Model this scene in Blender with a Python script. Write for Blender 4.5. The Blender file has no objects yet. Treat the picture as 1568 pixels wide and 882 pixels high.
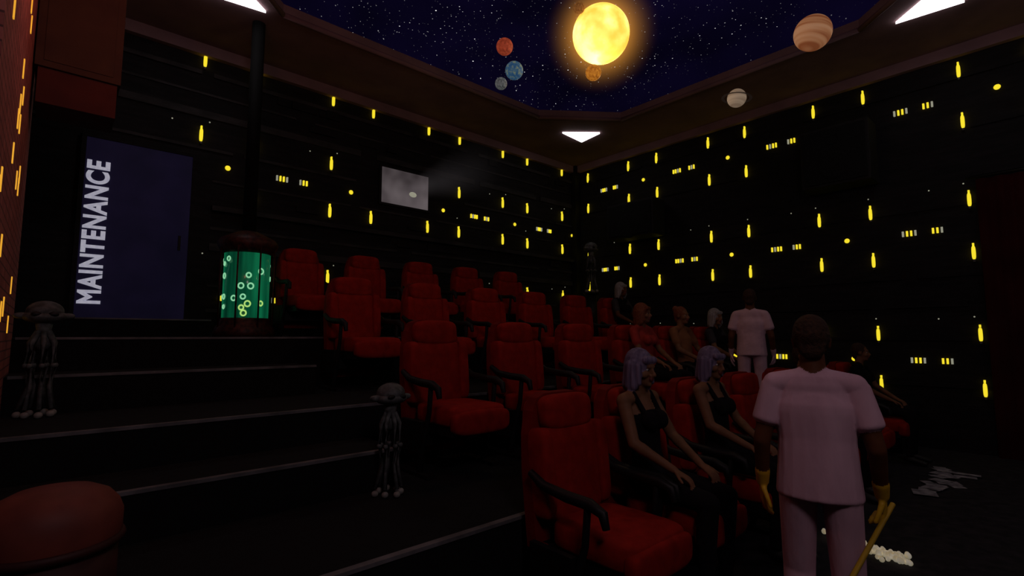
import bpy, bmesh, math, random
import numpy as np
from mathutils import Vector, Matrix, Euler
random.seed(7)
sc = bpy.context.scene
try:
    sc.view_settings.view_transform = 'Standard'
    sc.view_settings.look = 'None'
except Exception as e:
    print(e)

# ------------------------------------------------------------------ materials
MATS = {}
def mat(name, col, rough=0.7, col2=None, scale=8.0, emit=None, es=0.0, bump=0.0, metallic=0.0, spec=0.3, stretch=(1,1,1)):
    if name in MATS: return MATS[name]
    m = bpy.data.materials.new(name); m.use_nodes = True
    nt = m.node_tree; b = nt.nodes['Principled BSDF']
    b.inputs['Roughness'].default_value = rough
    b.inputs['Metallic'].default_value = metallic
    b.inputs['Specular IOR Level'].default_value = spec
    tc = nt.nodes.new('ShaderNodeTexCoord'); mp = nt.nodes.new('ShaderNodeMapping')
    mp.inputs['Scale'].default_value = stretch
    nt.links.new(tc.outputs['Object'], mp.inputs['Vector'])
    nz = nt.nodes.new('ShaderNodeTexNoise'); nz.inputs['Scale'].default_value = scale; nz.inputs['Detail'].default_value = 5
    nt.links.new(mp.outputs['Vector'], nz.inputs['Vector'])
    cr = nt.nodes.new('ShaderNodeValToRGB')
    if col2 is None: col2 = tuple(c*0.72 for c in col)
    cr.color_ramp.elements[0].position = 0.35; cr.color_ramp.elements[1].position = 0.68
    cr.color_ramp.elements[0].color = (*col2, 1); cr.color_ramp.elements[1].color = (*col, 1)
    nt.links.new(nz.outputs['Fac'], cr.inputs['Fac'])
    nt.links.new(cr.outputs['Color'], b.inputs['Base Color'])
    if emit is not None:
        if emit == 'base':
            nt.links.new(cr.outputs['Color'], b.inputs['Emission Color'])
        else:
            b.inputs['Emission Color'].default_value = (*emit, 1)
        b.inputs['Emission Strength'].default_value = es
    if bump > 0:
        bp = nt.nodes.new('ShaderNodeBump'); bp.inputs['Strength'].default_value = bump; bp.inputs['Distance'].default_value = 0.02
        nt.links.new(nz.outputs['Fac'], bp.inputs['Height']); nt.links.new(bp.outputs['Normal'], b.inputs['Normal'])
    MATS[name] = m
    return m

def brick_mat():
    m = bpy.data.materials.new('wall_brick_red'); m.use_nodes=True; nt=m.node_tree; b=nt.nodes['Principled BSDF']
    b.inputs['Roughness'].default_value=.85
    tc=nt.nodes.new('ShaderNodeTexCoord'); sx=nt.nodes.new('ShaderNodeSeparateXYZ'); cx=nt.nodes.new('ShaderNodeCombineXYZ')
    ad=nt.nodes.new('ShaderNodeMath'); ad.operation='ADD'
    nt.links.new(tc.outputs['Object'],sx.inputs[0]); nt.links.new(sx.outputs['Y'],ad.inputs[0]); nt.links.new(sx.outputs['X'],ad.inputs[1])
    nt.links.new(ad.outputs[0],cx.inputs['X']); nt.links.new(sx.outputs['Z'],cx.inputs['Y'])
    br=nt.nodes.new('ShaderNodeTexBrick'); br.inputs['Scale'].default_value=4.0
    br.inputs['Color1'].default_value=(0.52,0.15,0.12,1); br.inputs['Color2'].default_value=(0.35,0.085,0.07,1); br.inputs['Mortar'].default_value=(0.14,0.045,0.04,1)
    nt.links.new(cx.outputs[0],br.inputs['Vector']); nt.links.new(br.outputs['Color'],b.inputs['Base Color'])
    bp=nt.nodes.new('ShaderNodeBump'); bp.inputs['Distance'].default_value=.02; bp.invert=True; nt.links.new(br.outputs['Fac'],bp.inputs['Height']); nt.links.new(bp.outputs['Normal'],b.inputs['Normal'])
    return m
M_wall = mat('wall_dark', (0.011,0.009,0.010), 0.85, (0.0035,0.003,0.0034), 3.0, bump=0.4, stretch=(1,1,6))
M_relief = mat('wall_relief', (0.036,0.032,0.034), 0.7, (0.009,0.008,0.0085), 2.5, bump=0.3, stretch=(1,1,3))
M_wallred = brick_mat()
M_soffit = mat('soffit_plaster', (0.27,0.16,0.17), 0.9, (0.20,0.12,0.13), 2)
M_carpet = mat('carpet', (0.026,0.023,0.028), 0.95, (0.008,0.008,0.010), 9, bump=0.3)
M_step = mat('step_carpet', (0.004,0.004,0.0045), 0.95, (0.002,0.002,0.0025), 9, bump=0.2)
M_nose = mat('nosing_metal', (0.18,0.17,0.18), 0.65, (0.08,0.08,0.083), 6, metallic=0.1)
M_yel = mat('window_glow', (0.9,0.75,0.05), 0.4, emit=(1.0,0.80,0.03), es=0.9)
M_yelo = mat('window_glow_amber', (0.9,0.5,0.05), 0.4, emit=(0.9,0.42,0.03), es=0.8)
M_dim = mat('window_glow_dim', (0.5,0.5,0.4), 0.4, emit=(0.6,0.6,0.45), es=0.4)
M_cap = mat('fixture_grey', (0.12,0.12,0.12), 0.5)
M_white = mat('lamp_diffuser', (0.9,0.9,0.9), 0.4, emit=(1.0,0.93,0.97), es=4.0)
M_red = mat('seat_red_fabric', (0.34,0.016,0.009), 0.85, (0.23,0.010,0.006), 12, bump=0.15, spec=.1)
M_seatside = mat('seat_red_piping', (0.20,0.008,0.006), 0.7, spec=.1)
M_black = mat('black_plastic', (0.007,0.006,0.007), 0.55)
M_speaker = mat('speaker_cabinet', (0.012,0.011,0.012), 0.8, (0.008,0.007,0.008), 5)
M_grille = mat('speaker_grille', (0.006,0.006,0.006), 0.9, (0.003,0.003,0.003), 60, bump=0.5)
M_brown = mat('speaker_brown', (0.055,0.024,0.012), 0.8, (0.04,0.016,0.009), 5)
M_brown2 = mat('speaker_brown_base', (0.07,0.012,0.007), 0.8, (0.05,0.008,0.005), 5)
M_door = mat('door_navy', (0.017,0.013,0.047), 0.8, (0.012,0.010,0.034), 3, emit='base', es=0.17)  # faint emission put into the door colour for brightness, not a lit panel
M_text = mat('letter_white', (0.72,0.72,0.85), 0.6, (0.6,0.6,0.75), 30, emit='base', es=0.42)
M_statue = mat('statue_grey', (0.13,0.14,0.14), 0.6, (0.05,0.055,0.055), 25, bump=0.3)
M_statuefoot = mat('statue_pale', (0.28,0.28,0.26), 0.6)
M_tubecap = mat('tube_cap', (0.09,0.022,0.015), 0.5, (0.02,0.008,0.007), 20, metallic=0.2)
M_pole = mat('pole_black', (0.004,0.004,0.004), 0.8, spec=.1)
M_bubble = mat('bubble_ring', (0.4,0.9,0.6), 0.3, emit=(0.30,0.75,0.42), es=0.75)
M_bubbley = mat('bubble_yellow', (0.6,0.9,0.2), 0.3, emit=(0.50,0.85,0.22), es=0.75)
M_paper = mat('paper', (0.45,0.45,0.48), 0.8, (0.16,0.16,0.18), 12)
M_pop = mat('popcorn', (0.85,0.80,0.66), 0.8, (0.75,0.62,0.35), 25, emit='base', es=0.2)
M_drum = mat('drum_red', (0.22,0.05,0.033), 0.6, (0.13,0.028,0.02), 6)
M_drumdark = mat('drum_dark', (0.05,0.010,0.009), 0.6)
M_curtain = mat('curtain_dark_red', (0.05,0.008,0.008), 0.95, (0.03,0.004,0.004), 2, spec=.05)
M_mop = mat('mop_handle', (0.60,0.38,0.02), 0.5)
M_mophead = mat('mop_strings', (0.6,0.58,0.5), 0.9, (0.4,0.38,0.3), 40, bump=0.5)

# people
P_skin = mat('skin_warm', (0.22,0.10,0.05), 0.6, (0.17,0.08,0.04), 12, spec=.2)
P_skinD = mat('skin_dark', (0.12,0.042,0.015), 0.6, (0.09,0.03,0.011), 12, spec=.2)
P_lip = mat('lips', (0.20,0.05,0.045), 0.5)
P_hairP = mat('hair_lilac', (0.24,0.19,0.30), 0.7, (0.10,0.075,0.14), 40, bump=0.8, stretch=(1,1,.12))
P_hairW = mat('hair_silver', (0.35,0.33,0.33), 0.6, (0.2,0.18,0.18), 60, bump=0.5, stretch=(1,1,.15))
P_hairB = mat('hair_brown', (0.05,0.020,0.008), 0.8, (0.02,0.008,0.004), 60, bump=0.5)
P_hairO = mat('hair_auburn', (0.2,0.05,0.015), 0.6, (0.1,0.025,0.008), 60, bump=0.5)
P_blk = mat('cloth_black', (0.010,0.008,0.010), 0.9, (0.006,0.005,0.006), 14, bump=0.3, spec=.1)
P_gry = mat('cloth_charcoal', (0.04,0.035,0.04), 0.85, (0.025,0.022,0.025), 14, bump=0.3)
P_pnk = mat('cloth_pink_scrub', (0.72,0.46,0.55), 0.9, (0.55,0.34,0.41), 5, bump=1.0, stretch=(1,1,.35), spec=.1)
P_lpk = mat('cloth_pale_scrub', (0.66,0.45,0.52), 0.9, (0.54,0.36,0.42), 9, bump=0.5, spec=.1)
P_redc = mat('cloth_red', (0.36,0.028,0.022), 0.85, (0.25,0.018,0.014), 9, bump=0.3)
P_tan = mat('cloth_tan', (0.26,0.10,0.04), 0.85)
P_glv = mat('rubber_glove_yellow', (0.75,0.46,0.02), 0.5, (0.62,0.36,0.015), 10)
P_sho = mat('shoe_dark', (0.02,0.018,0.018), 0.5)
P_eye = mat('eye_white', (0.45,0.43,0.40), 0.3)
P_iris = mat('eye_iris', (0.02,0.012,0.008), 0.2)

# ------------------------------------------------------------------ builder
class B:
    def __init__(s): s.bm = bmesh.new(); s.mats = []
    def mi(s, m):
        if m not in s.mats: s.mats.append(m)
        return s.mats.index(m)
    def _tag(s, verts, m, smooth):
        i = s.mi(m); fs = set()
        for v in verts:
            for f in v.link_faces: fs.add(f)
        for f in fs: f.material_index = i; f.smooth = smooth
    def box(s, x0,x1,y0,y1,z0,z1, m, M=None):
        mm = Matrix.Translation(((x0+x1)/2,(y0+y1)/2,(z0+z1)/2)) @ Matrix.Diagonal((abs(x1-x0),abs(y1-y0),abs(z1-z0),1))
        if M is not None: mm = M @ mm
        r = bmesh.ops.create_cube(s.bm, size=1, matrix=mm); s._tag(r['verts'], m, False)
    def cyl(s, a, b, r0, r1, m, seg=20, smooth=True, caps=True):
        a = Vector(a); b = Vector(b); d = b-a
        mm = Matrix.Translation((a+b)/2) @ d.to_track_quat('Z','Y').to_matrix().to_4x4()
        r = bmesh.ops.create_cone(s.bm, cap_ends=caps, segments=seg, radius1=r0, radius2=r1, depth=d.length, matrix=mm)
        s._tag(r['verts'], m, smooth)
        for v in r['verts']:
            for f in v.link_faces:
                if len(f.verts) > 4: f.smooth = False
    def sph(s, c, r, m, seg=20, scale=(1,1,1), M=None):
        mm = Matrix.Translation(c) @ Matrix.Diagonal((scale[0],scale[1],scale[2],1))
        if M is not None: mm = Matrix.Translation(c) @ M @ Matrix.Diagonal((scale[0],scale[1],scale[2],1))
        r_ = bmesh.ops.create_uvsphere(s.bm, u_segments=seg, v_segments=max(6,seg//2), radius=r, matrix=mm)
        s._tag(r_['verts'], m, True)
    def lathe(s, c, prof, m, seg=32):
        c = Vector(c); rings = []; i = s.mi(m)
        for (r, z) in prof:
            rings.append([s.bm.verts.new(c+Vector((r*math.cos(2*math.pi*k/seg), r*math.sin(2*math.pi*k/seg), z))) for k in range(seg)])
        for a, b in zip(rings, rings[1:]):
            for k in range(seg):
                f = s.bm.faces.new((a[k], a[(k+1)%seg], b[(k+1)%seg], b[k])); f.material_index = i; f.smooth = True
        f = s.bm.faces.new(rings[0][::-1]); f.material_index = i
        f = s.bm.faces.new(rings[-1]); f.material_index = i
    def torus(s, c, R, r, m, normal=(0,0,1), seg=20, sub=8):
        q = Vector(normal).to_track_quat('Z','Y').to_matrix(); i = s.mi(m); c = Vector(c); rg = []
        for k in range(seg):
            a = 2*math.pi*k/seg; row = []
            for j in range(sub):
                t = 2*math.pi*j/sub
                row.append(s.bm.verts.new(c + q @ Vector(((R+r*math.cos(t))*math.cos(a),(R+r*math.cos(t))*math.sin(a), r*math.sin(t)))))
            rg.append(row)
        for k in range(seg):
            for j in range(sub):
                f = s.bm.faces.new((rg[k][j], rg[(k+1)%seg][j], rg[(k+1)%seg][(j+1)%sub], rg[k][(j+1)%sub])); f.material_index = i; f.smooth = True
    def tube(s, pts, r, m, seg=8):
        pts = [Vector(p) for p in pts]; i = s.mi(m); rings = []
        n = len(pts); rr = r if isinstance(r, (list,tuple)) else [r]*n
        for k, p in enumerate(pts):
            d = (pts[min(k+1,n-1)]-pts[max(k-1,0)]).normalized()
            q = d.to_track_quat('Z','Y').to_matrix()
            rings.append([s.bm.verts.new(p + q @ Vector((rr[k]*math.cos(2*math.pi*j/seg), rr[k]*math.sin(2*math.pi*j/seg),0))) for j in range(seg)])
        for a, b in zip(rings, rings[1:]):
            for j in range(seg):
                f = s.bm.faces.new((a[j], a[(j+1)%seg], b[(j+1)%seg], b[j])); f.material_index = i; f.smooth = True
        for rg in (rings[0], rings[-1]):
            f = s.bm.faces.new(rg); f.material_index = i
    def pillow(s, c, size, m, e=0.4, M=None, nu=32, nv=16):
        i = s.mi(m); c = Vector(c); rows = []
        sg = lambda v, p: math.copysign(abs(v)**p, v)
        for a in range(1, nv):
            ph = -math.pi/2 + math.pi*a/nv; row = []
            for b in range(nu):
                th = 2*math.pi*b/nu
                v = Vector((size[0]/2*sg(math.cos(ph),e)*sg(math.cos(th),e), size[1]/2*sg(math.cos(ph),e)*sg(math.sin(th),e), size[2]/2*sg(math.sin(ph),e)))
                if M is not None: v = M @ v
                row.append(s.bm.verts.new(c+v))
            rows.append(row)
        for a, b in zip(rows, rows[1:]):
            for k in range(nu):
                f = s.bm.faces.new((a[k], a[(k+1)%nu], b[(k+1)%nu], b[k])); f.material_index = i; f.smooth = True
        for rg, rev in ((rows[0], True), (rows[-1], False)):
            f = s.bm.faces.new(rg[::-1] if rev else rg); f.material_index = i; f.smooth = True
    def prism(s, pts, z0, z1, m, axis='Z', shear=0):
        i = s.mi(m); n = len(pts)
        if axis == 'Z':
            lo = [s.bm.verts.new((p[0],p[1],z0)) for p in pts]; hi = [s.bm.verts.new((p[0],p[1],z1)) for p in pts]
        else:
            lo = [s.bm.verts.new((p[0], z0+shear*p[1], p[1])) for p in pts]; hi = [s.bm.verts.new((p[0], z1+shear*p[1], p[1])) for p in pts]
        fs = [s.bm.faces.new(lo[::-1]), s.bm.faces.new(hi)]
        for k in range(n): fs.append(s.bm.faces.new((lo[k], lo[(k+1)%n], hi[(k+1)%n], hi[k])))
        for f in fs: f.material_index = i
    def done(s, name, loc=(0,0,0), bevel=0, rot=0):
        bmesh.ops.recalc_face_normals(s.bm, faces=s.bm.faces[:])
        me = bpy.data.meshes.new(name); s.bm.to_mesh(me); s.bm.free()
        for m in s.mats: me.materials.append(m)
        ob = bpy.data.objects.new(name, me); sc.collection.objects.link(ob)
        ob.location = loc; ob.rotation_euler = (0,0,rot)
        if bevel > 0:
            bv = ob.modifiers.new('bevel','BEVEL'); bv.width = bevel; bv.segments = 3; bv.limit_method = 'ANGLE'; bv.angle_limit = math.radians(40)
        return ob

# ------------------------------------------------------------------ room dims
XR, YB, XL = 9.48, 8.19, -0.22
CZ = 5.75
ZC, ZB, ZA = 0.50, 1.03, 1.58

b = B(); b.box(-2.2, XR+0.15, -2.6, YB+0.15, -0.12, 0, M_carpet); b.done('floor')
b = B(); b.box(-1.0, XR+0.15, YB, YB+0.15, 0, CZ+0.1, M_wall); b.done('wall_back')
b = B(); b.box(XR, XR+0.15, -2.6, YB, 0, CZ+0.1, M_wall); b.done('wall_right')
b = B(); b.box(-2.2, XR, -2.75, -2.6, 0, CZ+0.1, M_wall); b.done('wall_front')
b = B()
b.box(XL-0.14, XL, 2.9, 5.75, 0, CZ, M_wallred)
b.done('wall_left')
b = B(); b.box(-0.95, -0.8, 5.75, YB, 0, CZ, M_wall); b.box(-0.8, XL-0.14, 5.63, 5.75, 0, CZ, M_wall); b.done('wall_left_recess')
b = B(); b.box(-2.2, -2.05, -2.6, 2.9, 0, CZ, M_wall); b.box(-2.2, XL-0.14, 2.9, 3.02, 0, CZ, M_wall); b.done('wall_entrance')

def ring_ceiling():
    op = [(2.0,6.65),(6.67,6.65),(7.93,5.67),(7.93,1.75),(7.0,0.7),(2.0,0.7),(1.0,1.6),(1.0,5.7)]
    ou = [(2.0,YB+.1),(6.67,YB+.1),(XR+.1,YB+.1),(XR+.1,5.67),(XR+.1,1.75),(XR+.1,-2.7),(7.0,-2.7),(2.0,-2.7),(-2.2,-2.7),(-2.2,1.6),(-2.2,5.7),(-2.2,YB+.1)]
    bb = B(); bm = bb.bm; i = bb.mi(M_soffit)
    quads = [ [op[0],op[1],ou[1],ou[0]], [op[1],op[2],ou[3],ou[2],ou[1]], [op[2],op[3],ou[4],ou[3]], [op[3],op[4],ou[6],ou[5],ou[4]],
              [op[4],op[5],ou[7],ou[6]], [op[5],op[6],ou[9],ou[8],ou[7]], [op[6],op[7],ou[10],ou[9]], [op[7],op[0],ou[0],ou[11],ou[10]] ]
    for q in quads:
        for z in (CZ, CZ+0.14):
            f = bm.faces.new([bm.verts.new((p[0],p[1],z)) for p in q]); f.material_index = i
    n = len(op)
    for k in range(n):
        a, c = op[k], op[(k+1)%n]
        f = bm.faces.new([bm.verts.new((a[0],a[1],CZ)), bm.verts.new((c[0],c[1],CZ)), bm.verts.new((c[0],c[1],CZ+0.14)), bm.verts.new((a[0],a[1],CZ+0.14))]); f.material_index = i
    bmesh.ops.remove_doubles(bm, verts=bm.verts[:], dist=1e-4)
    bb.done('ceiling')
    t = B()
    for k in range(n):
        a, c = Vector((*op[k],CZ-0.01)), Vector((*op[(k+1)%n],CZ-0.01))
        t.cyl(a, c, 0.035, 0.035, M_soffit, seg=10)
        t.sph(a, 0.035, M_soffit, 10)
    t.done('trim_1')
    t = B()
    t.box(-0.8, XR, YB-0.09, YB, CZ-0.16, CZ, M_soffit); t.box(XR-0.09, XR, -2.6, YB-0.09, CZ-0.16, CZ, M_soffit)
    t.done('trim_2')
ring_ceiling()

def star_mat():
    m = bpy.data.materials.new('starfield'); m.use_nodes = True; nt = m.node_tree
    for n in list(nt.nodes): nt.nodes.remove(n)
    out = nt.nodes.new('ShaderNodeOutputMaterial'); em = nt.nodes.new('ShaderNodeEmission')
    tc = nt.nodes.new('ShaderNodeTexCoord')
    tot = None
    for sc_, th, st in ((8.0, 0.092, 1.6), (4.2, 0.062, 2.2), (14.0, 0.12, 0.75)):
        v = nt.nodes.new('ShaderNodeTexVoronoi'); v.inputs['Scale'].default_value = sc_
        nt.links.new(tc.outputs['Object'], v.inputs['Vector'])
        mr = nt.nodes.new('ShaderNodeMapRange'); mr.inputs['From Min'].default_value = th; mr.inputs['From Max'].default_value = th*0.4
        mr.inputs['To Min'].default_value = 0; mr.inputs['To Max'].default_value = st
        nt.links.new(v.outputs['Distance'], mr.inputs['Value'])
        sp = nt.nodes.new('ShaderNodeSeparateColor'); nt.links.new(v.outputs['Color'], sp.inputs['Color'])
        pw = nt.nodes.new('ShaderNodeMath'); pw.operation='POWER'; pw.inputs[1].default_value = 2.6; nt.links.new(sp.outputs['Red'], pw.inputs[0])
        mu = nt.nodes.new('ShaderNodeMath'); mu.operation='MULTIPLY'; nt.links.new(mr.outputs['Result'], mu.inputs[0]); nt.links.new(pw.outputs['Value'], mu.inputs[1])
        if tot is None: tot = mu
        else:
            ad = nt.nodes.new('ShaderNodeMath'); ad.operation='ADD'; nt.links.new(tot.outputs[0], ad.inputs[0]); nt.links.new(mu.outputs[0], ad.inputs[1]); tot = ad
    nz = nt.nodes.new('ShaderNodeTexNoise'); nz.inputs['Scale'].default_value = 0.5; nt.links.new(tc.outputs['Object'], nz.inputs['Vector'])
    cr = nt.nodes.new('ShaderNodeValToRGB'); cr.color_ramp.elements[0].color=(0.0012,0.0006,0.005,1); cr.color_ramp.elements[1].color=(0.0030,0.0016,0.013,1)
    cr.color_ramp.elements[0].position=.3; cr.color_ramp.elements[1].position=.7
    nt.links.new(nz.outputs['Fac'], cr.inputs['Fac'])
    mx = nt.nodes.new('ShaderNodeMix'); mx.data_type='RGBA'; mx.blend_type='ADD'; mx.inputs['Factor'].default_value = 1
    nt.links.new(cr.outputs['Color'], mx.inputs['A']); nt.links.new(tot.outputs[0], mx.inputs['B'])
    nt.links.new(mx.outputs['Result'], em.inputs['Color']); nt.links.new(em.outputs['Emission'], out.inputs['Surface'])
    return m
M_star = star_mat()
b = B()
b.box(-0.2, 9.3, -0.6, 8.0, CZ+1.3, CZ+1.4, M_star)
b.box(-0.3, -0.2, -0.6, 8.0, CZ+0.14, CZ+1.3, M_star); b.box(9.3, 9.4, -0.6, 8.0, CZ+0.14, CZ+1.3, M_star)
b.box(-0.2, 9.3, 7.9, 8.0, CZ+0.14, CZ+1.3, M_star); b.box(-0.2, 9.3, -0.7, -0.6, CZ+0.14, CZ+1.3, M_star)
b.done('ceiling_starfield')

for tri in ([(7.55,6.84),(8.13,6.34),(8.22,6.9)], [(1.81,6.73),(1.05,6.84),(1.12,6.1)], [(8.10,1.38),(8.19,0.70),(7.45,0.70)], [(1.05,0.55),(1.75,0.45),(1.0,1.15)]):
    b = B(); b.prism(tri, CZ-0.03, CZ, M_white)
    b.done('ceiling_light')

# terraces
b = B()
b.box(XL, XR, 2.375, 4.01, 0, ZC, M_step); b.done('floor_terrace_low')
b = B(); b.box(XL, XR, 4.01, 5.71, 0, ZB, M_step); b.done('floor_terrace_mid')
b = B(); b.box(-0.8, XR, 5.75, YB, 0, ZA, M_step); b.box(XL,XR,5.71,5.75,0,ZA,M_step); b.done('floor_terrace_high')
SX = 8.70
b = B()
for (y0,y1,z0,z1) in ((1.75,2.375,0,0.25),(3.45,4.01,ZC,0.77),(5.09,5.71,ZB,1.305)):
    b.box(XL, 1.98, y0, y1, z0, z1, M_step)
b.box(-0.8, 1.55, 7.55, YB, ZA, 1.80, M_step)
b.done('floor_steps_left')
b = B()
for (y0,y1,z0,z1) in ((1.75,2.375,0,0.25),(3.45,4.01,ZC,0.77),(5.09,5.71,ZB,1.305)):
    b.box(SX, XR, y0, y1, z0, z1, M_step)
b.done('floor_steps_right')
b = B()
for (y,z,x1) in ((2.375,ZC,XR),(3.45,0.77,1.98),(4.01,ZB,XR),(5.09,1.305,1.98),(5.71,ZA,XR)):
    b.box(XL+0.02, x1, y-0.008, y+0.035, z-0.012, z+0.008, M_nose)
b.box(-0.78, 1.55, 7.545, 7.58, 1.79, 1.806, M_nose)
b.done('trim_3')

# ------------------------------------------------------------------ wall lights + relief
def lights_back():
    bb = B()
    def bar(x, z):
        bb.pillow((x, YB-0.03, z), (0.046,0.05,0.19), M_yel, 0.6, nu=12, nv=8)
        bb.box(x-0.010,x+0.010,YB-0.04,YB-0.0,z+0.095,z+0.135, M_yel); bb.box(x-0.012,x+0.012,YB-0.04,YB,z-0.125,z-0.095, M_cap)
    def skip(x,z): return (4.0 < x < 5.4 and 3.8 < z < 4.75) or (0.0 < x < 1.45 and z < 4.2)
    for n in range(-1,4):
        a = 3.31+1.885*n
        for zc in (2.13, 4.03, 5.93):
            for zz in (zc-0.40, zc+0.40):
                for x in (a, a+0.73):
                    if -0.5 < x < XR-0.1 and 1.9 < zz < 5.6 and not skip(x,zz): bar(x, zz)
            if zc > 5.5: continue
            for (x0,k) in ((a-0.75,4),(a-0.42,3)):
                if not(-0.5<x0<XR-0.2) or skip(x0,zc): continue
                for j in range(k):
                    bb.box(x0+(j-k/2)*0.05, x0+(j-k/2)*0.05+0.022, YB-0.03, YB, zc-0.04, zc+0.04, M_yel if (j+n)%3 else M_dim)
            if not skip(a+0.36, zc) and -0.5<a+0.36<XR-.1: bb.sph((a+0.36, YB-0.02, zc), 0.038, M_yel, 12, (1,.6,1))
            for (dx,dz) in ((0.1,0.62),(-0.35,0.55),(0.7,-0.1),(-0.9,0.7)):
                x,z = a+dx, zc+dz
                if -0.5<x<XR-.1 and z<5.5 and not skip(x,z): bb.sph((x,YB-0.01,z),0.010,M_dim,8)
    bb.done('wall_lights')
def lights_right():
    bb = B()
    def bar(y, z):
        bb.pillow((XR-0.03, y, z), (0.05,0.046,0.19), M_yel, 0.6, nu=12, nv=8)
        bb.box(XR-0.04,XR,y-0.010,y+0.010,z+0.095,z+0.135, M_yel); bb.box(XR-0.04,XR,y-0.012,y+0.012,z-0.125,z-0.095, M_cap)
    def skip(y,z): return (1.9<y<2.95 and 3.85<z<4.85) or (5.6<y<6.9 and 3.6<z<4.4) or (y<0.85 and z<3.5)
    for n in range(-2,4):
        a = 2.82+1.885*n
        for zc in (1.24, 3.12, 5.0):
            for zz in (zc-0.375, zc+0.375):
                for y in (a, a-0.72):
                    if -2<y<YB-.1 and 0.7<zz<5.5 and not skip(y,zz): bar(y, zz)
            for (y0,k) in ((a-1.17,4),(a-1.5,3)):
                if not(-2<y0<YB-.1) or skip(y0,zc): continue
                for j in range(k):
                    bb.box(XR-0.03, XR, y0+(j-k/2)*0.05, y0+(j-k/2)*0.05+0.022, zc-0.04, zc+0.04, M_yel if (j+n)%3 else M_dim)
            if not skip(a-0.38,zc) and a-.38<YB-.1: bb.sph((XR-0.02, a-0.38, zc), 0.038, M_yel, 12, (.6,1,1))
            for (dx,dz) in ((0.05,0.62),(-1.45,0.6),(-0.7,0.62)):
                y,z = a+dx, zc+dz
                if -2<y<YB-.1 and z<5.5 and not skip(y,z): bb.sph((XR-0.01,y,z),0.010,M_dim,8)
    bb.done('wall_lights')
lights_back(); lights_right()
b = B()
for k in range(34):
    y = random.uniform(3.2,5.0); z = random.uniform(1.5,5.3)
    b.box(XL, XL+0.006, y-0.012, y+0.012, z-0.06, z+0.06, M_yelo)
b.done('wall_lights')

b = B()
for (z,h,o) in ((1.95,.05,.03),(2.30,.03,.02),(2.85,.10,.04),(3.12,.04,.02),(3.40,.07,.10),(3.80,.03,.02),(4.25,.04,.03),(4.75,.10,.03),(5.05,.03,.02),(5.35,.06,.04)):
    x = -0.7 if z > 4.2 else 1.6
    while x < XR:
        L = random.uniform(0.8,2.4) if z != 3.40 else 9
        x1 = min(XR, x+L)
        if not (z > 3.9 and z < 4.65 and x1 > 4.1 and x < 5.3):
            b.box(x, x1, YB-o*random.uniform(.6,1), YB, z-h/2, z+h/2, M_relief)
        x = x1 + random.choice((0.0,0.15,0.3))
for k in range(40):
    x = random.uniform(1.9,9.2); z = random.choice((2.05,2.6,3.2,3.55,4.9,5.2)); w = random.uniform(.1,.4)
    b.box(x,x+w,YB-random.uniform(.02,.05),YB,z,z+random.uniform(.04,.14), M_wall)
b.box(XR-0.16, XR, YB-0.16, YB, ZA, CZ, M_black)
b.done('trim_4')
b = B()
for (z,h,o) in ((0.9,.05,.03),(1.55,.04,.02),(2.05,.08,.03),(2.45,.03,.02),(3.45,.03,.02),(3.85,.05,.03),(4.55,.05,.02),(5.3,.06,.03)):
    y = -2.5
    while y < YB-0.2:
        L = random.uniform(0.8,2.4); y1 = min(YB-0.2, y+L)
        if not (y1 > 1.8 and y < 3.0 and 3.7 < z < 5.0) and not (y1 > 5.5 and y < 7.0 and 3.5 < z < 4.5):
            b.box(XR-o, XR, y, y1, z-h/2, z+h/2, M_wall)
        y = y1 + random.choice((0,0.2))
b.done('trim_5')

def speaker(loc, rot, w, d, h, m, g):
    bb = B()
    if g is m:
        bb.box(-w/2,w/2,-d/2,d/2,-h/2+.28,h/2, m); bb.box(-w/2+.02,w/2-.02,-d/2+.02,d/2,-h/2,-h/2+.28, M_brown2)
        bb.box(-w/2+.05,w/2-.05,-d/2-.006,-d/2,-h/2+.33,h/2-.04, m)
    else:
        bb.box(-w/2,w/2,-d/2,d/2,-h/2,h/2, m)
        bb.box(-w/2+.04,w/2-.04,-d/2-.02,-d/2,-h/2+.04,h/2-.04, g)
        bb.cyl((0,-d/2-.02,-h*.18),(0,-d/2-.035,-h*.18),w*.24,w*.2,g); bb.cyl((0,-d/2-.02,h*.28),(0,-d/2-.03,h*.28),w*.12,w*.1,g)
    bb.box(-.05,.05,d/2,d/2+.06,-h*.3,h*.3, M_black)
    return bb.done('wall_speaker', loc, 0.012, rot)
speaker((XR-0.30,2.42,4.42), -math.pi/2, 0.95, 0.45, 0.95, M_speaker, M_grille)
speaker((XR-0.30,6.25,4.05), -math.pi/2, 1.15, 0.45, 0.75, M_speaker, M_grille)
speaker((0.05,5.35,4.36), 0, 0.52, 0.42, 2.0, M_brown, M_brown)

# projector port
b = B()
b.box(4.18,5.22,YB-0.05,YB,3.92,4.64, M_black)
pm = bpy.data.materials.new('projector_glass'); pm.use_nodes=True; nt=pm.node_tree; bs=nt.nodes['Principled BSDF']
nz=nt.nodes.new('ShaderNodeTexNoise'); nz.inputs['Scale'].default_value=1.6; tc=nt.nodes.new('ShaderNodeTexCoord'); nt.links.new(tc.outputs['Object'],nz.inputs['Vector'])
cr=nt.nodes.new('ShaderNodeValToRGB'); cr.color_ramp.elements[0].color=(0.028,0.022,0.024,1); cr.color_ramp.elements[1].color=(0.12,0.10,0.105,1); cr.color_ramp.elements[0].position=.35; cr.color_ramp.elements[1].position=.75
nt.links.new(nz.outputs['Fac'],cr.inputs['Fac']); nt.links.new(cr.outputs['Color'],bs.inputs['Emission Color']); bs.inputs['Emission Strength'].default_value=1.0; bs.inputs['Base Color'].default_value=(0.05,0.05,0.05,1)
b.box(4.22,5.18,YB-0.06,YB-0.05,3.96,4.60, pm)
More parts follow.
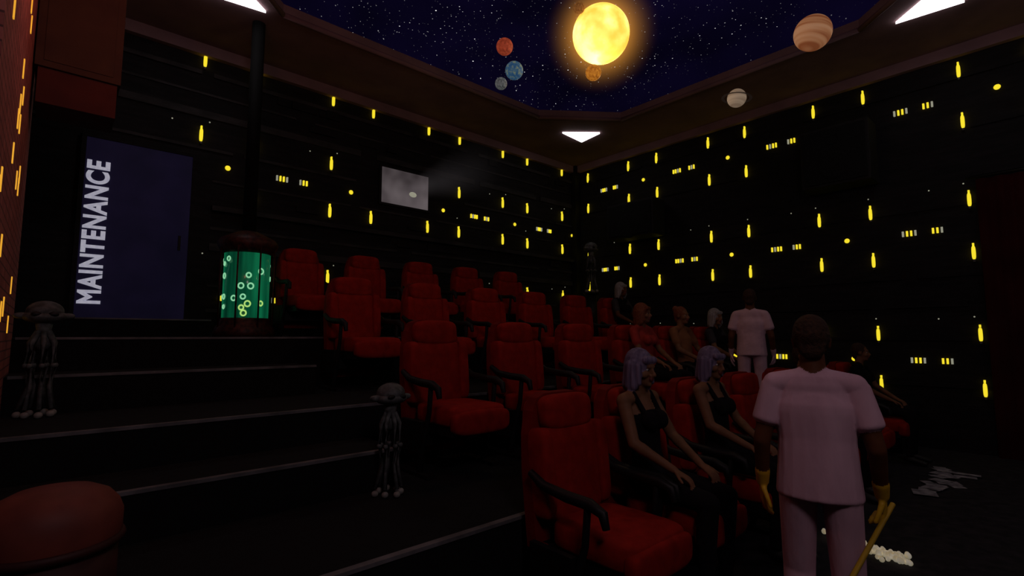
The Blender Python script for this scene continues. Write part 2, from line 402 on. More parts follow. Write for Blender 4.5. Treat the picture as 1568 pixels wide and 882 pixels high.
b.sph((4.85,YB-0.06,4.20), 0.05, M_dim, 16, (1.6,.3,1))
b.done('window_1', bevel=0.004)

def vol_mat(name, build):
    m = bpy.data.materials.new(name); m.use_nodes=True; nt=m.node_tree
    for n in list(nt.nodes): nt.nodes.remove(n)
    out=nt.nodes.new('ShaderNodeOutputMaterial'); em=nt.nodes.new('ShaderNodeEmission'); nt.links.new(em.outputs['Emission'],out.inputs['Volume'])
    build(nt, em); return m
def beam_build(nt, em):
    em.inputs['Color'].default_value=(0.85,0.75,0.8,1)
    def math_(op,a,b_=None):
        n=nt.nodes.new('ShaderNodeMath'); n.operation=op; n.use_clamp=False
        for k,v in enumerate((a,b_)):
            if v is None: continue
            if isinstance(v,(int,float)): n.inputs[k].default_value=v
            else: nt.links.new(v,n.inputs[k])
        return n.outputs[0]
    tc=nt.nodes.new('ShaderNodeTexCoord'); sx=nt.nodes.new('ShaderNodeSeparateXYZ'); nt.links.new(tc.outputs['Object'],sx.inputs['Vector'])
    r=math_('SQRT',math_('ADD',math_('MULTIPLY',sx.outputs['X'],sx.outputs['X']),math_('MULTIPLY',sx.outputs['Y'],sx.outputs['Y'])))
    R=math_('ADD',math_('MULTIPLY',sx.outputs['Z'],0.17),0.16)
    e=math_('MAXIMUM',math_('SUBTRACT',1.0,math_('DIVIDE',r,R)),0.0)
    mr=nt.nodes.new('ShaderNodeMapRange'); mr.inputs['From Min'].default_value=0; mr.inputs['From Max'].default_value=2.6; mr.inputs['To Min'].default_value=1; mr.inputs['To Max'].default_value=0
    nt.links.new(sx.outputs['Z'],mr.inputs['Value'])
    nz=nt.nodes.new('ShaderNodeTexNoise'); nz.inputs['Scale'].default_value=1.6; nt.links.new(tc.outputs['Object'],nz.inputs['Vector'])
    s=math_('MULTIPLY',math_('MULTIPLY',math_('MULTIPLY',e,math_('POWER',mr.outputs['Result'],1.5)),nz.outputs['Fac']),0.11)
    nt.links.new(s,em.inputs['Strength'])
M_beam = vol_mat('projector_haze', beam_build)
b = B(); b.cyl((0,0,0),(0,0,2.6),0.16,0.60,M_beam,seg=32)
o = b.done('projector_beam', (4.80,YB-0.08,4.28)); o.rotation_euler = (math.radians(93),0,0)

# maintenance door
DX=1.34
b = B()
b.box(0.20,DX,YB-0.05,YB,1.81,4.08, M_door)
for (x0,x1,z0,z1) in ((0.15,0.20,1.81,4.13),(DX,DX+.05,1.81,4.13),(0.20,DX,4.08,4.13)): b.box(x0,x1,YB-0.06,YB,z0,z1,M_wall)
b.box(DX-.12,DX-.09,YB-0.08,YB-0.05,2.75,2.95,M_black)
door = b.done('door_1', bevel=0.004)
cu = bpy.data.curves.new('letters','FONT'); cu.body='MAINTENANCE'; cu.offset=0.0; cu.extrude=0.02; cu.bevel_depth=.034; cu.bevel_resolution=2; cu.space_character=1.10
to = bpy.data.objects.new('tmp', cu); sc.collection.objects.link(to)
dg = bpy.context.evaluated_depsgraph_get(); me = bpy.data.meshes.new_from_object(to.evaluated_get(dg))
bpy.data.objects.remove(to)
xs=[v.co.x for v in me.vertices]; ys=[v.co.y for v in me.vertices]
x0,x1,y0,y1=min(xs),max(xs),min(ys),max(ys)
for v in me.vertices:
    tx=(v.co.x-x0)/(x1-x0)*1.80; ty=(v.co.y-y0)/(y1-y0)*0.235
    v.co = Vector((0.45-ty, YB-0.062-0.15*v.co.z, 1.99+tx))
me.materials.clear(); me.materials.append(M_text)
to = bpy.data.objects.new('lettering', me); sc.collection.objects.link(to); to.parent = door

# ------------------------------------------------------------------ planets
def planet(name, c, r, cols, es, bands=False, tilt=0, nscale=3):
    m = bpy.data.materials.new(name+'_surface'); m.use_nodes=True; nt=m.node_tree; bs=nt.nodes['Principled BSDF']
    tc=nt.nodes.new('ShaderNodeTexCoord'); mp=nt.nodes.new('ShaderNodeMapping'); nt.links.new(tc.outputs['Object'],mp.inputs['Vector'])
    if bands: mp.inputs['Scale'].default_value=(0.4,0.4,6)
    nz=nt.nodes.new('ShaderNodeTexNoise'); nz.inputs['Scale'].default_value=nscale/r if not bands else 0.45/r; nz.inputs['Detail'].default_value=6 if not bands else 2
    nt.links.new(mp.outputs['Vector'],nz.inputs['Vector'])
    cr=nt.nodes.new('ShaderNodeValToRGB'); el=cr.color_ramp.elements
    el[0].position=.36; el[0].color=(*cols[0],1); el[1].position=.64; el[1].color=(*cols[-1],1)
    for k,c_ in enumerate(cols[1:-1]): e=el.new(.36+.28*(k+1)/(len(cols)-1)); e.color=(*c_,1)
    nt.links.new(nz.outputs['Fac'],cr.inputs['Fac']); nt.links.new(cr.outputs['Color'],bs.inputs['Base Color']); nt.links.new(cr.outputs['Color'],bs.inputs['Emission Color'])
    bs.inputs['Emission Strength'].default_value=es; bs.inputs['Roughness'].default_value=.7  # emission stands in for light falling on the planets; the sun really glows
    bb=B(); bb.sph((0,0,0),r,m,48)
    if name=='saturn_model':
        rm=mat('saturn_ring',(0.05,0.032,0.026),.9,emit='base',es=.2)
        for R_ in (1.36,1.52): bb.torus((0,0,0),r*R_,r*0.07,rm,seg=48,sub=6)
        for v in bb.bm.verts:
            if v.co.length>r*1.2: v.co.z*=0.10
    o=bb.done(name,c); o.rotation_euler=(tilt,tilt*.6,0); return o
sun = planet('sun_model',(4.24,3.27,4.85),0.305,[(1.0,0.50,0.06),(1.0,0.72,0.14),(1.0,0.88,0.35)],1.25,nscale=1.1)
def corona(nt, em):
    em.inputs['Color'].default_value=(1.0,0.40,0.05,1)
    tc=nt.nodes.new('ShaderNodeTexCoord'); ln=nt.nodes.new('ShaderNodeVectorMath'); ln.operation='LENGTH'; nt.links.new(tc.outputs['Object'],ln.inputs[0])
    mr=nt.nodes.new('ShaderNodeMapRange'); mr.inputs['From Min'].default_value=0.30; mr.inputs['From Max'].default_value=0.66; mr.inputs['To Min'].default_value=1; mr.inputs['To Max'].default_value=0
    nt.links.new(ln.outputs['Value'],mr.inputs['Value'])
    pw=nt.nodes.new('ShaderNodeMath'); pw.operation='POWER'; pw.inputs[1].default_value=3.0; nt.links.new(mr.outputs['Result'],pw.inputs[0])
    mu=nt.nodes.new('ShaderNodeMath'); mu.operation='MULTIPLY'; mu.inputs[1].default_value=0.85; nt.links.new(pw.outputs[0],mu.inputs[0]); nt.links.new(mu.outputs[0],em.inputs['Strength'])
M_cor = vol_mat('sun_corona_glow', corona)
b=B(); b.sph((0,0,0),0.67,M_cor,32); cor=b.done('corona'); cor.parent=sun
planet('mercury_model',(3.90,3.11,4.23),0.078,[(0.35,0.10,0.01),(0.75,0.28,0.03)],0.6)
planet('venus_model',(3.88,3.27,4.99),0.06,[(0.12,0.04,0.01),(0.3,0.12,0.03)],0.5)
planet('mars_model',(3.31,3.79,4.57),0.086,[(0.22,0.03,0.012),(0.45,0.07,0.03)],0.5)
planet('earth_model',(3.38,3.72,4.31),0.092,[(0.02,0.08,0.20),(0.04,0.12,0.22),(0.2,0.26,0.18)],0.45)
planet('moon_model',(3.28,3.81,4.17),0.062,[(0.06,0.07,0.07),(0.22,0.24,0.24)],0.35)
planet('jupiter_model',(5.28,1.54,4.50),0.165,[(0.24,0.07,0.025),(0.38,0.16,0.07),(0.46,0.23,0.12)],0.5,bands=True,tilt=0.25)
planet('saturn_model',(5.30,2.30,4.125),0.096,[(0.22,0.15,0.10),(0.34,0.25,0.17)],0.55,bands=True,tilt=0.12)

# ------------------------------------------------------------------ cinema chair
def chair_mesh():
    b = B()
    sh = 0.10
    ol = [(-.30,.36),(-.305,.80),(-.29,1.00),(-.255,1.14),(-.21,1.215),(-.14,1.24),(.14,1.24),(.21,1.215),(.255,1.14),(.29,1.00),(.305,.80),(.30,.36)]
    b.prism(ol, -0.03, 0.05, M_seatside, 'Y', sh)
    R = Matrix.Rotation(-math.atan(sh), 3, 'X')
    b.pillow((0,-0.055+sh*.78,.77),(.54,.14,.56),M_red,.35,R)
    b.pillow((0,-0.065+sh*1.14,1.125),(.44,.13,.22),M_red,.5,R)
    for s in (-1,1): b.pillow((s*.255,-0.075+sh*.80,.79),(.10,.16,.52),M_red,.45,R)
    b.pillow((0,0.06+sh*.8,.81),(.50,.06,.80),M_red,.3,R)
    b.pillow((0,-.35,.47),(.56,.60,.17),M_red,.35)
    b.pillow((0,-.62,.43),(.56,.12,.19),M_red,.5)
    b.box(-.26,.26,-.60,0.0,.33,.40,M_black)
    b.box(-.27,.27,-.05,.02,.12,.40,M_seatside)
    for s in (-1,1):
        x = s*.325
        b.tube([(x,.03,.80),(x,-.08,.745),(x,-.25,.725),(x,-.42,.72),(x,-.50,.69),(x,-.52,.62)], [.022,.028,.032,.032,.028,.02], M_black, 10)
        b.tube([(x,-.40,.71),(x,-.38,.5),(x,-.30,.25),(x,-.25,.02)], [.02,.02,.024,.028], M_black, 8)
        b.box(x-.02,x+.02,-.30,.02,.18,.42,M_black)
        b.box(x-.04,x+.04,-.42,.04,0,.03,M_black)
    b.box(-.33,.33,-.26,-.18,.22,.34,M_black)
    bmesh.ops.recalc_face_normals(b.bm, faces=b.bm.faces[:])
    me = bpy.data.meshes.new('cinema_chair'); b.bm.to_mesh(me); b.bm.free()
    for m in b.mats: me.materials.append(m)
    return me
CM = chair_mesh()
cols = [2.57,3.54,4.52,5.49,6.46,7.43]
def chair(x,y,z):
    o = bpy.data.objects.new('cinema_chair', CM); sc.collection.objects.link(o); o.location=(x,y,z)
    bv=o.modifiers.new('bevel','BEVEL'); bv.width=.012; bv.segments=2; bv.limit_method='ANGLE'; bv.angle_limit=math.radians(50)
ROWD=[2.48,3.18,4.12,5.10,6.08,7.10,8.20]
for x in ROWD: chair(x,2.20,0)
for x in cols: chair(x,3.84,ZC)
for x in cols: chair(x,5.54,ZB)
for x in cols[:5]: chair(x,7.25,ZA)

# ------------------------------------------------------------------ statues, tube, misc
def statue(loc, s=1.0, plinth=0):
    b=B()
    if plinth: b.cyl((0,0,0),(0,0,plinth),.12,.10,M_black); b.cyl((0,0,plinth),(0,0,plinth+.03),.16,.16,M_black)
    z=plinth+(0.03 if plinth else 0)
    b.sph((0,0,z+.74*s),.105*s,M_statue,24,(1.0,1.0,.75))
    b.sph((0,0,z+.705*s),.125*s,M_statue,24,(1.0,.9,.40))
    b.pillow((-.115*s,0,z+.71*s),(.10*s,.07*s,.045*s),M_statue,.8); b.pillow((.115*s,0,z+.71*s),(.10*s,.07*s,.045*s),M_statue,.8)
    for q in (-1,1): b.sph((q*.045*s,-.095*s,z+.72*s),.026*s,M_black,12,(1.2,.6,.7))
    b.cyl((0,0,z+.67*s),(0,0,z+.56*s),.05*s,.035*s,M_statue)
    b.sph((0,0,z+.53*s),.05*s,M_statue,16,(1,.8,1.3))
    for k in range(7):
        a=k*2*math.pi/7+.3; c_,s_=math.cos(a),math.sin(a); R1=.085+.02*(k%2)
        b.tube([(c_*.03*s,s_*.03*s,z+.60*s),(c_*.07*s,s_*.06*s,z+.52*s),(c_*.08*s,s_*.07*s,z+.36*s),(c_*.06*s,s_*.055*s,z+.22*s),(c_*R1*s,s_*R1*s,z+.06*s)],[.018*s,.016*s,.013*s,.013*s,.016*s],M_statue,8)
        b.sph((c_*R1*s,s_*R1*s,z+.024*s),.028*s,M_statuefoot,14,(.9,.9,.85))
        b.sph((c_*.08*s,s_*.07*s,z+.36*s),.019*s,M_statue,10)
    b.done('alien_tripod_statue',loc)
statue((1.82,3.30,ZC),0.94)
statue((-.03,4.95,ZB),1.0)
statue((8.05,6.55,ZA),1.25,0.85)

def green_mat():
    m=bpy.data.materials.new('green_liquid'); m.use_nodes=True; nt=m.node_tree; bs=nt.nodes['Principled BSDF']
    tc=nt.nodes.new('ShaderNodeTexCoord'); wv=nt.nodes.new('ShaderNodeTexNoise'); mp=nt.nodes.new('ShaderNodeMapping'); mp.inputs['Scale'].default_value=(9,9,.6)
    nt.links.new(tc.outputs['Object'],mp.inputs['Vector']); nt.links.new(mp.outputs['Vector'],wv.inputs['Vector']); wv.inputs['Scale'].default_value=1.2
    cr=nt.nodes.new('ShaderNodeValToRGB'); cr.color_ramp.elements[0].color=(0.0,0.022,0.011,1); cr.color_ramp.elements[1].color=(0.003,0.11,0.045,1); cr.color_ramp.elements[0].position=.35; cr.color_ramp.elements[1].position=.7
    nt.links.new(wv.outputs['Fac'],cr.inputs['Fac']); nt.links.new(cr.outputs['Color'],bs.inputs['Emission Color']); bs.inputs['Emission Strength'].default_value=1.0; bs.inputs['Base Color'].default_value=(0.01,0.08,0.04,1); bs.inputs['Roughness'].default_value=.15
    return m
b=B()
b.lathe((0,0,0),[(.38,0),(.40,.05),(.38,.12),(.35,.16),(.33,.22),(.315,.25)],M_tubecap)
b.lathe((0,0,.24),[(.30,0),(.30,.87)],green_mat(),40)
b.lathe((0,0,1.10),[(.31,0),(.35,.03),(.38,.08),(.40,.14),(.36,.20),(.22,.27),(.12,.31)],M_tubecap)
for k in range(8):
    a=k*math.pi/4+.2; b.cyl((.365*math.cos(a),.365*math.sin(a),.1),(.365*math.cos(a),.365*math.sin(a),1.2),.012,.012,M_tubecap,8)
b.cyl((0,0,1.38),(0,0,CZ-ZA-.02),.090,.090,M_pole)
for k in range(24):
    a=random.uniform(-.6,3.6); z=.32+.7*random.random()**1.4; r=random.uniform(.024,.036)
    n=(math.cos(a),math.sin(a),0)
    b.torus((.302*n[0],.302*n[1],z),r,.009,M_bubble,n,16,6)
for (a,z,r) in ((-2.35,.50,.032),(-2.0,.38,.030),(-2.05,.66,.034),(-1.75,.43,.036),(-1.9,.31,.034),(-1.95,.52,.030),(-1.65,.66,.036),(-1.2,.86,.036),(-1.15,.44,.030),(-1.75,.80,.03)):
    n=(math.cos(a),math.sin(a),0); b.torus((.302*n[0],.302*n[1],z),r,.010,M_bubbley if z<.45 else M_bubble,n,16,6)
for v in b.bm.verts:
    v.co.x*=.88; v.co.y*=.88
    if v.co.z<2: v.co.z*=.95
b.done('bubble_tube_lamp',(1.82,7.05,ZA))

# round bin by the aisle
b=B()
b.lathe((0,0,0),[(.19,0),(.205,.03),(.205,.30)],M_drumdark,40)
b.lathe((0,0,.30),[(.205,0),(.215,.03),(.215,.10),(.20,.14),(.17,.175),(.12,.20),(.05,.21),(.02,.212)],M_drum,40)
b.torus((0,0,.31),.210,.018,M_drumdark,seg=40); b.torus((0,0,.10),.208,.016,M_drumdark,seg=40)
for v in b.bm.verts: v.co.z*=1.03
b.done('domed_litter_bin',(0.055,2.66,ZC))

# curtain by right wall
b=B(); pts=[]
n=60
for k in range(n+1):
    y=-1.0+1.85*k/n; pts.append((XR-0.10-0.02*math.sin(k*1.0),y))
pts += [(XR-0.01,0.85),(XR-0.01,-1.0)]
b.prism(pts,0.0,3.75,M_curtain)
b.cyl((XR-.10,-1.1,3.78),(XR-.10,.95,3.78),.02,.02,M_black)
b.done('curtain')

# popcorn & papers
b=B()
for k in range(190):
    t=random.random(); x=4.74-.18*t+random.gauss(0,.035); y=1.46-.52*t+random.gauss(0,.025); r=random.uniform(.013,.023); z=r*.8+random.random()*.02
    b.sph((x,y,z),r,M_pop,8); b.sph((x+r*.8,y+r*.3,z+r*.3),r*.7,M_pop,6)
b.done('popcorn_pile')
b=B()
for k in range(22):
    x=random.uniform(6.6,8.0); y=1.20+random.uniform(-.22,.08); a=random.uniform(0,3.1); w,h=random.uniform(.08,.2),random.uniform(.1,.26)
    M=Matrix.Translation((x,y,.003+.0012*k))@Matrix.Rotation(a,4,'Z')
    b.box(-w/2,w/2,-h/2,h/2,0,.001,M_paper,M)
b.done('paper_scraps')

# ------------------------------------------------------------------ people
V=Vector
class Body:
    def __init__(s): s.P=[]; s.M=Matrix.Identity(4)
    def add(s,a,b,r0,r1,m,side=(1,0,0),cap=1.0):
        if not isinstance(r0,tuple): r0=(r0,r0)
        if not isinstance(r1,tuple): r1=(r1,r1)
        a=s.M@V(a); b=s.M@V(b); sd=s.M.to_3x3()@V(side)
        if (b-a).length<1e-4: b=b+V((0,0,1e-3))
        ax=(b-a).normalized(); sd=sd-ax*sd.dot(ax)
        if sd.length<1e-3:
            sd=V((0,1,0))-ax*ax.y
        sd.normalize(); fr=ax.cross(sd)
        s.P.append((a,b,r0,r1,sd,fr,ax,m,cap))
    def build(s,name,loc,rot,voxel,extras):
        bm=bmesh.new(); N=20; K=4
        for (a,b,r0,r1,sd,fr,ax,m,cap) in s.P:
            rings=[]; c0=(r0[0]+r0[1])/2*cap; c1=(r1[0]+r1[1])/2*cap
            lst=[]
            for k in range(K): t=math.pi/2*(k+.35)/K; lst.append((a-ax*c0*math.cos(t),r0[0]*math.sin(t),r0[1]*math.sin(t)))
            lst.append((a,*r0)); lst.append((b,*r1))
            for k in range(K-1,-1,-1): t=math.pi/2*(k+.35)/K; lst.append((b+ax*c1*math.cos(t),r1[0]*math.sin(t),r1[1]*math.sin(t)))
            for (p,x,y) in lst:
                rings.append([bm.verts.new(p+sd*x*math.cos(2*math.pi*j/N)+fr*y*math.sin(2*math.pi*j/N)) for j in range(N)])
            for q,w in zip(rings,rings[1:]):
                for j in range(N): bm.faces.new((q[j],q[(j+1)%N],w[(j+1)%N],w[j]))
            bm.faces.new(rings[0][::-1]); bm.faces.new(rings[-1])
        me=bpy.data.meshes.new('t'); bm.to_mesh(me); bm.free()
        ob=bpy.data.objects.new('t',me); sc.collection.objects.link(ob)
        md=ob.modifiers.new('r','REMESH'); md.mode='VOXEL'; md.voxel_size=voxel; md.use_smooth_shade=True
        sm=ob.modifiers.new('s','SMOOTH'); sm.factor=.5; sm.iterations=2
        dg=bpy.context.evaluated_depsgraph_get(); dg.update()
        out=bpy.data.meshes.new_from_object(ob.evaluated_get(dg)); bpy.data.objects.remove(ob)
        nf=len(out.polygons); co=np.empty(nf*3); out.polygons.foreach_get('center',co); co=co.reshape(-1,3)
        best=np.full(nf,1e9); idx=np.zeros(nf,int); mats=[]
        for (a,b,r0,r1,sd,fr,ax,m,cap) in s.P:
            if m not in mats: mats.append(m)
            A=np.array(a); ab=np.array(b-a); L2=ab@ab
            t=np.clip(((co-A)@ab)/L2,0,1); q=co-A-t[:,None]*ab
            rx=r0[0]+(r1[0]-r0[0])*t; ry=r0[1]+(r1[1]-r0[1])*t
            rho=np.sqrt((q@np.array(sd)/rx)**2+(q@np.array(fr)/ry)**2+(q@np.array(ax)/((rx+ry)/2*cap))**2)
            d=(rho-1)*np.minimum(rx,ry); k=d<best; best[k]=d[k]; idx[k]=mats.index(m)
        out.materials.clear()
        bm=bmesh.new(); bm.from_mesh(out)
        bm.faces.ensure_lookup_table()
        for i,f in enumerate(bm.faces): f.material_index=int(idx[i]); f.smooth=True
        for (c,r,sc3,m) in extras:
            if m not in mats: mats.append(m)
            r_=bmesh.ops.create_uvsphere(bm,u_segments=14,v_segments=10,radius=r,matrix=Matrix.Translation(c)@Matrix.Diagonal((*sc3,1)))
            for v in r_['verts']:
                for f in v.link_faces: f.material_index=mats.index(m); f.smooth=True
        bm.to_mesh(out); bm.free()
        for m in mats: out.materials.append(m)
        out.name=name
        o=bpy.data.objects.new(name,out); sc.collection.objects.link(o); o.location=loc; o.rotation_euler=(0,0,rot)
        return o

def head(B_,hc,skin,hair,style,turn=0,tilt=0):
    B_.M=Matrix.Translation(hc)@Matrix.Rotation(turn,4,'Z')@Matrix.Rotation(tilt,4,'X')
    A=B_.add
    A((0,.012,.02),(0,.012,.045),(.074,.090),(.072,.086),skin)
    A((0,-.018,-.01),(0,-.036,-.072),(.060,.066),(.040,.044),skin)
    A((0,-.066,-.088),(0,-.068,-.09),.020,.020,skin)
    A((0,-.090,.008),(0,-.108,-.026),.009,.013,skin)
    A((-.011,-.098,-.030),(.011,-.098,-.030),.009,.009,skin)
    A((-.028,-.078,.028),(.028,-.078,.028),.014,.014,skin)
    for q in (-1,1):
        A((q*.038,-.062,-.022),(q*.042,-.055,-.03),.022,.022,skin)
        A((q*.077,.008,.012),(q*.074,.006,-.022),(.008,.018),(.007,.012),skin)
    A((-.016,-.090,-.052),(.016,-.090,-.052),.0085,.0085,P_lip)
    A((-.013,-.089,-.062),(.013,-.089,-.062),.0085,.0085,P_lip)
    if style=='bob':
        A((0,.022,.035),(0,.022,.058),(.090,.102),(.086,.096),hair)
        A((0,.070,.02),(0,.080,-.105),(.082,.042),(.078,.040),hair)
        for q in (-1,1):
            A((q*.080,.02,.03),(q*.088,.012,-.105),(.030,.05),(.026,.052),hair)
            A((q*.078,-.03,.03),(q*.084,-.045,-.085),(.018,.022),(.014,.016),hair)
        A((-.045,-.066,.070),(.045,-.066,.070),.027,.027,hair)
    elif style=='short':
        A((0,.022,.032),(0,.022,.052),(.082,.094),(.078,.090),hair)
        A((0,.065,.01),(0,.068,-.04),(.066,.036),(.056,.030),hair)
    elif style=='bun':
        A((0,.022,.032),(0,.022,.052),(.084,.096),(.080,.090),hair)
        A((0,.068,.01),(0,.07,-.05),(.068,.036),(.056,.030),hair)
        A((0,.09,.09),(0,.092,.10),.045,.045,hair)
    M=B_.M.copy(); B_.M=Matrix.Identity(4); ex=[]
    for q in (-1,1):
        ex.append((M@V((q*.029,-.069,.006)),.0125,(1.1,.8,.7),P_eye)); ex.append((M@V((q*.029,-.078,.006)),.0058,(1,.6,1),P_iris))
    return ex

def hand(B_,w,d,n,thumb,m,curl=.5,s=1.0,fr=.0088):
    w=V(w); d=V(d).normalized(); n=V(n); n=(n-d*n.dot(d)).normalized(); sd=d.cross(n)
    B_.add(w,w+d*.085*s,(.026*s,.018*s),(.038*s,.014*s),m,sd)
    for off,L in ((-.029,.058),(-.010,.072),(.010,.078),(.029,.070)):
        off*= -thumb
        p=w+d*.085*s+sd*off*s; dd=d.copy(); 
        for k,f in enumerate((.45,.32,.26)):
            ang=curl*(.5,1,.8)[k]; R=Matrix.Rotation(ang,3,sd)
            c=R@dd
            if c.dot(n)<dd.dot(n)-1e-6: c=Matrix.Rotation(-ang,3,sd)@dd
            dd=c.normalized(); q=p+dd*L*f*s
            B_.add(p,q,(fr*s*(1.08-.1*k)),(fr*s*(1.0-.1*k)),m); p=q
    p=w+d*.025*s+sd*(-thumb*.028)*s
    td=(d*.75-sd*thumb*.65+n*.25).normalized(); p2=p+td*.045*s; p3=p2+(td+d*.5+n*.3*curl).normalized()*.035*s
    B_.add(w+d*.02*s,p,.014*s,.013*s,m); B_.add(p,p2,.0125*s,.0105*s,m); B_.add(p2,p3,.0105*s,.009*s,m)

def seated(name,loc,rot=0,skin=P_skin,hair=P_hairP,style='bob',top=P_blk,sleeve=None,pants=P_blk,turn=0,tilt=0,female=True,voxel=.009,lean=0.0,handvar=0):
    b=Body(); A=b.add; sw=.165 if female else .19
    y0=lean
    A((-.055,.0,.665),(.055,.0,.665),.115,.115,pants)
    A((0,.01,.70),(0,.03,.84),(.145,.105),(.112 if female else .135,.088),top)
    A((0,.03,.84),(0,.055+y0,1.02),(.112 if female else .135,.088),(.140 if female else .165,.098),top)
    up = skin if (female and sleeve is None) else top
    A((0,.055+y0,1.05),(0,.085+y0,1.15),(.130 if female else .16,.085),(.115,.062),up)
    if female:
        for q in (-1,1): A((q*.062,-.035+y0,1.045),(q*.06,-.045+y0,1.03),.058,.054,top)
        if sleeve is None:
            for q in (-1,1):
                A((q*.085,-.02+y0,1.09),(q*.095,.05+y0,1.205),.017,.016,top); A((q*.095,.05+y0,1.205),(q*.085,.13+y0,1.15),.016,.016,top)
    for q in (-1,1):
        A((q*.03,.085+y0,1.195),(q*sw,.085+y0,1.165),.046,.050,up)
    A((0,.09+y0,1.17),(0,.075+y0,1.30),.052,.047,skin)
    ex=head(b,(0,.06+y0,1.365),skin,hair,style,turn,tilt)
    for q in (-1,1):
        hv=handvar*q
        sh=V((q*sw,.085+y0,1.155)); el=V((q*(sw+.06),-.03+y0,.915)); wr=V((q*(.13),-.27-.03*hv,.775))
        A(sh,el,.046,.037,skin); A(el,wr,.037,.025,skin)
        A(el.lerp(wr,.2),el.lerp(wr,.35),.038,.034,skin)
        if sleeve: A(sh,sh.lerp(el,.6),.057,.058,sleeve)
        hand(b,wr,(-q*.18,-.95,-.42),(0,-.3,-1),-q,skin,curl=.45,s=.98)
        hp=V((q*.085,-.02,.655)); kn=V((q*.115,-.46,.625)); an=V((q*.12,-.43,.12))
        A(hp,kn,.088,.062,pants); A(kn,an,.060,.040,pants); A(kn.lerp(an,.2)+V((0,.02,0)),kn.lerp(an,.45)+V((0,.02,0)),.052,.048,pants)
        A(an+V((0,.015,-.06)),an+V((q*.01,-.15,-.088)),(.036,.042),(.040,.026),P_sho)
    return b.build(name,loc,rot,voxel,ex)

def standing(name,loc,rot,skin=P_skinD,hair=P_hairB,cloth=P_pnk,glove=P_glv,voxel=.008,turn=0,tilt=0.0,step=.0):
    b=Body(); A=b.add
    A((-.055,.01,.935),(.055,.01,.935),(.105,.112),(.105,.112),cloth)
    # loose tunic: flat hem below the hips
    A((0,.015,.855),(0,.012,1.02),(.182,.140),(.168,.128),cloth,cap=.12)
    A((0,.012,1.00),(0,.01,1.12),(.170,.130),(.163,.120),cloth)
    A((0,.01,1.10),(0,.01,1.24),(.163,.120),(.176,.116),cloth)
    A((0,.01,1.24),(0,.02,1.345),(.176,.110),(.148,.077),cloth)
    for q in (-1,1): A((q*.05,.02,1.395),(q*.165,.015,1.368),.050,.054,cloth)
    A((0,.025,1.395),(0,.01,1.50),.058,.054,skin)
    ex=head(b,(0,.0,1.567),skin,hair,'short',turn,tilt)
    for q in (-1,1):
        sh=V((q*.172,.01,1.355)); el=V((q*.232,.035,1.09)); wr=V((q*.250,-.085,.865)) if q<0 else V((q*.245,-.06,.87))
        A(sh,el,.047,.039,skin); A(el,wr,.039,.028,skin)
        A(sh,sh.lerp(el,.62),.057,.065,cloth,cap=.45)
        A(el.lerp(wr,.74),wr,(.035,.035),(.030,.030),glove)
        d=(0,-.25,-.95) if q>0 else (-.05,-.35,-.93)
        hand(b,wr,d,(-q*1,-.2,0),-q,glove,curl=.35 if q>0 else .95,s=1.08,fr=.0098)
        f=step*q
        hp=V((q*.088,.01,.885)); kn=V((q*.100,-.03-f,.49)); an=V((q*.102,.02-f*.6,.10))
        A(hp,kn,(.084,.105),(.070,.076),cloth); A(kn,an,(.070,.076),(.064,.068),cloth)
        A(an+V((0,.02,0)),an+V((0,.0,-.03)),.060,.058,cloth,cap=.4)
        A(an+V((0,.02,-.06)),an+V((q*.015,-.16,-.072)),(.040,.040),(.044,.028),P_sho)
    return b.build(name,loc,rot,voxel,ex)

seated('seated_woman',(3.02,1.98,0.005),turn=.05,tilt=.08,voxel=.0075,handvar=.6)
seated('seated_woman',(4.02,1.98,0.005),turn=-.1,tilt=.12,voxel=.0075,handvar=-.5)
seated('seated_man',(6.08,1.98,0.005),hair=P_hairB,style='short',top=P_gry,sleeve=P_gry,female=False,voxel=.011)
seated('seated_visitor',(8.20,1.98,0.005),hair=P_hairB,style='short',top=P_blk,sleeve=P_blk,female=False,voxel=.012,turn=.3)
seated('seated_woman',(5.52,3.62,ZC+.005),hair=P_hairO,top=P_redc,sleeve=P_redc,voxel=.011,turn=.3)
seated('seated_man',(6.46,3.62,ZC+.005),hair=P_hairO,style='bun',top=P_tan,sleeve=P_tan,female=False,voxel=.011)
seated('seated_woman',(7.43,3.62,ZC+.005),hair=P_hairW,top=P_blk,sleeve=P_gry,voxel=.011,turn=-.2)
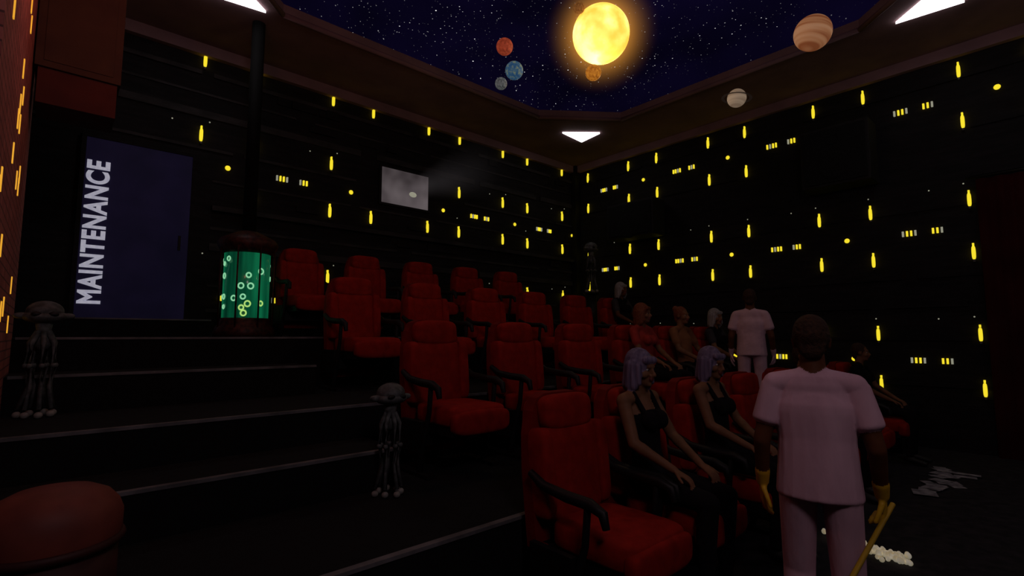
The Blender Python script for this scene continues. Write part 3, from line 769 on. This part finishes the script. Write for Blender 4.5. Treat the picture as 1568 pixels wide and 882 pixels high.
seated('seated_woman',(7.43,5.32,ZB+.005),hair=P_hairW,style='bob',skin=P_skinD,top=P_blk,sleeve=P_gry,voxel=.011)

jl=(2.75,.885,0)
standing('janitor',jl,math.radians(107.8),step=.03,tilt=.08,voxel=.007)
standing('janitor',(6.67,2.84,ZC),math.radians(112),cloth=P_lpk,glove=P_lpk,voxel=.011,tilt=.1)

# mop in the janitor's right hand
b=B()
hp=V((2.94,.665,.775)); fl=V((1.80,.90,.06)); d=(fl-hp).normalized()
b.cyl(hp-d*.07,fl,.011,.011,M_mop,12)
b.cyl(fl-d*.04,fl+d*.03,.03,.05,M_cap,12)
for k in range(34):
    a=random.uniform(0,2*math.pi); r=random.uniform(.06,.17)
    b.tube([fl+V((0,0,-.01)),fl+V((math.cos(a)*r*.5,math.sin(a)*r*.5,-.02)),(fl.x+math.cos(a)*r,fl.y+math.sin(a)*r,.012)],.009,M_mophead,6)
b.done('mop')

# ------------------------------------------------------------------ lights
def pt(name,loc,e,col,size=.1):
    l=bpy.data.lights.new(name,'POINT'); l.energy=e; l.color=col; l.shadow_soft_size=size
    o=bpy.data.objects.new(name,l); sc.collection.objects.link(o); o.location=loc
pt('sun_model_light',(4.24,3.27,4.3),9,(1.0,.66,.42),.12)
pt('red_aisle_light',(0.45,3.9,4.2),12,(1.0,.30,.22),.2)
pt('added_key_light',(0.3,-1.2,4.2),63,(1.0,.77,.84),.4)  # added soft pink key from behind the camera; no fixture stands there
pt('added_fill_light',(6.3,-1.8,3.5),13,(1.0,.78,.92),.5)  # added fill from the front of the room; no screen is modelled

w=bpy.data.worlds.new('World'); sc.world=w; w.use_nodes=True
w.node_tree.nodes['Background'].inputs[0].default_value=(0.02,0.02,0.03,1); w.node_tree.nodes['Background'].inputs[1].default_value=.3

cam=bpy.data.cameras.new('cam'); cam.lens=18; cam.sensor_width=36; cam.clip_start=.02
co=bpy.data.objects.new('camera',cam); sc.collection.objects.link(co)
co.location=(0,0,1.6); co.rotation_euler=(math.radians(95.32),0,math.radians(-42))
sc.camera=co
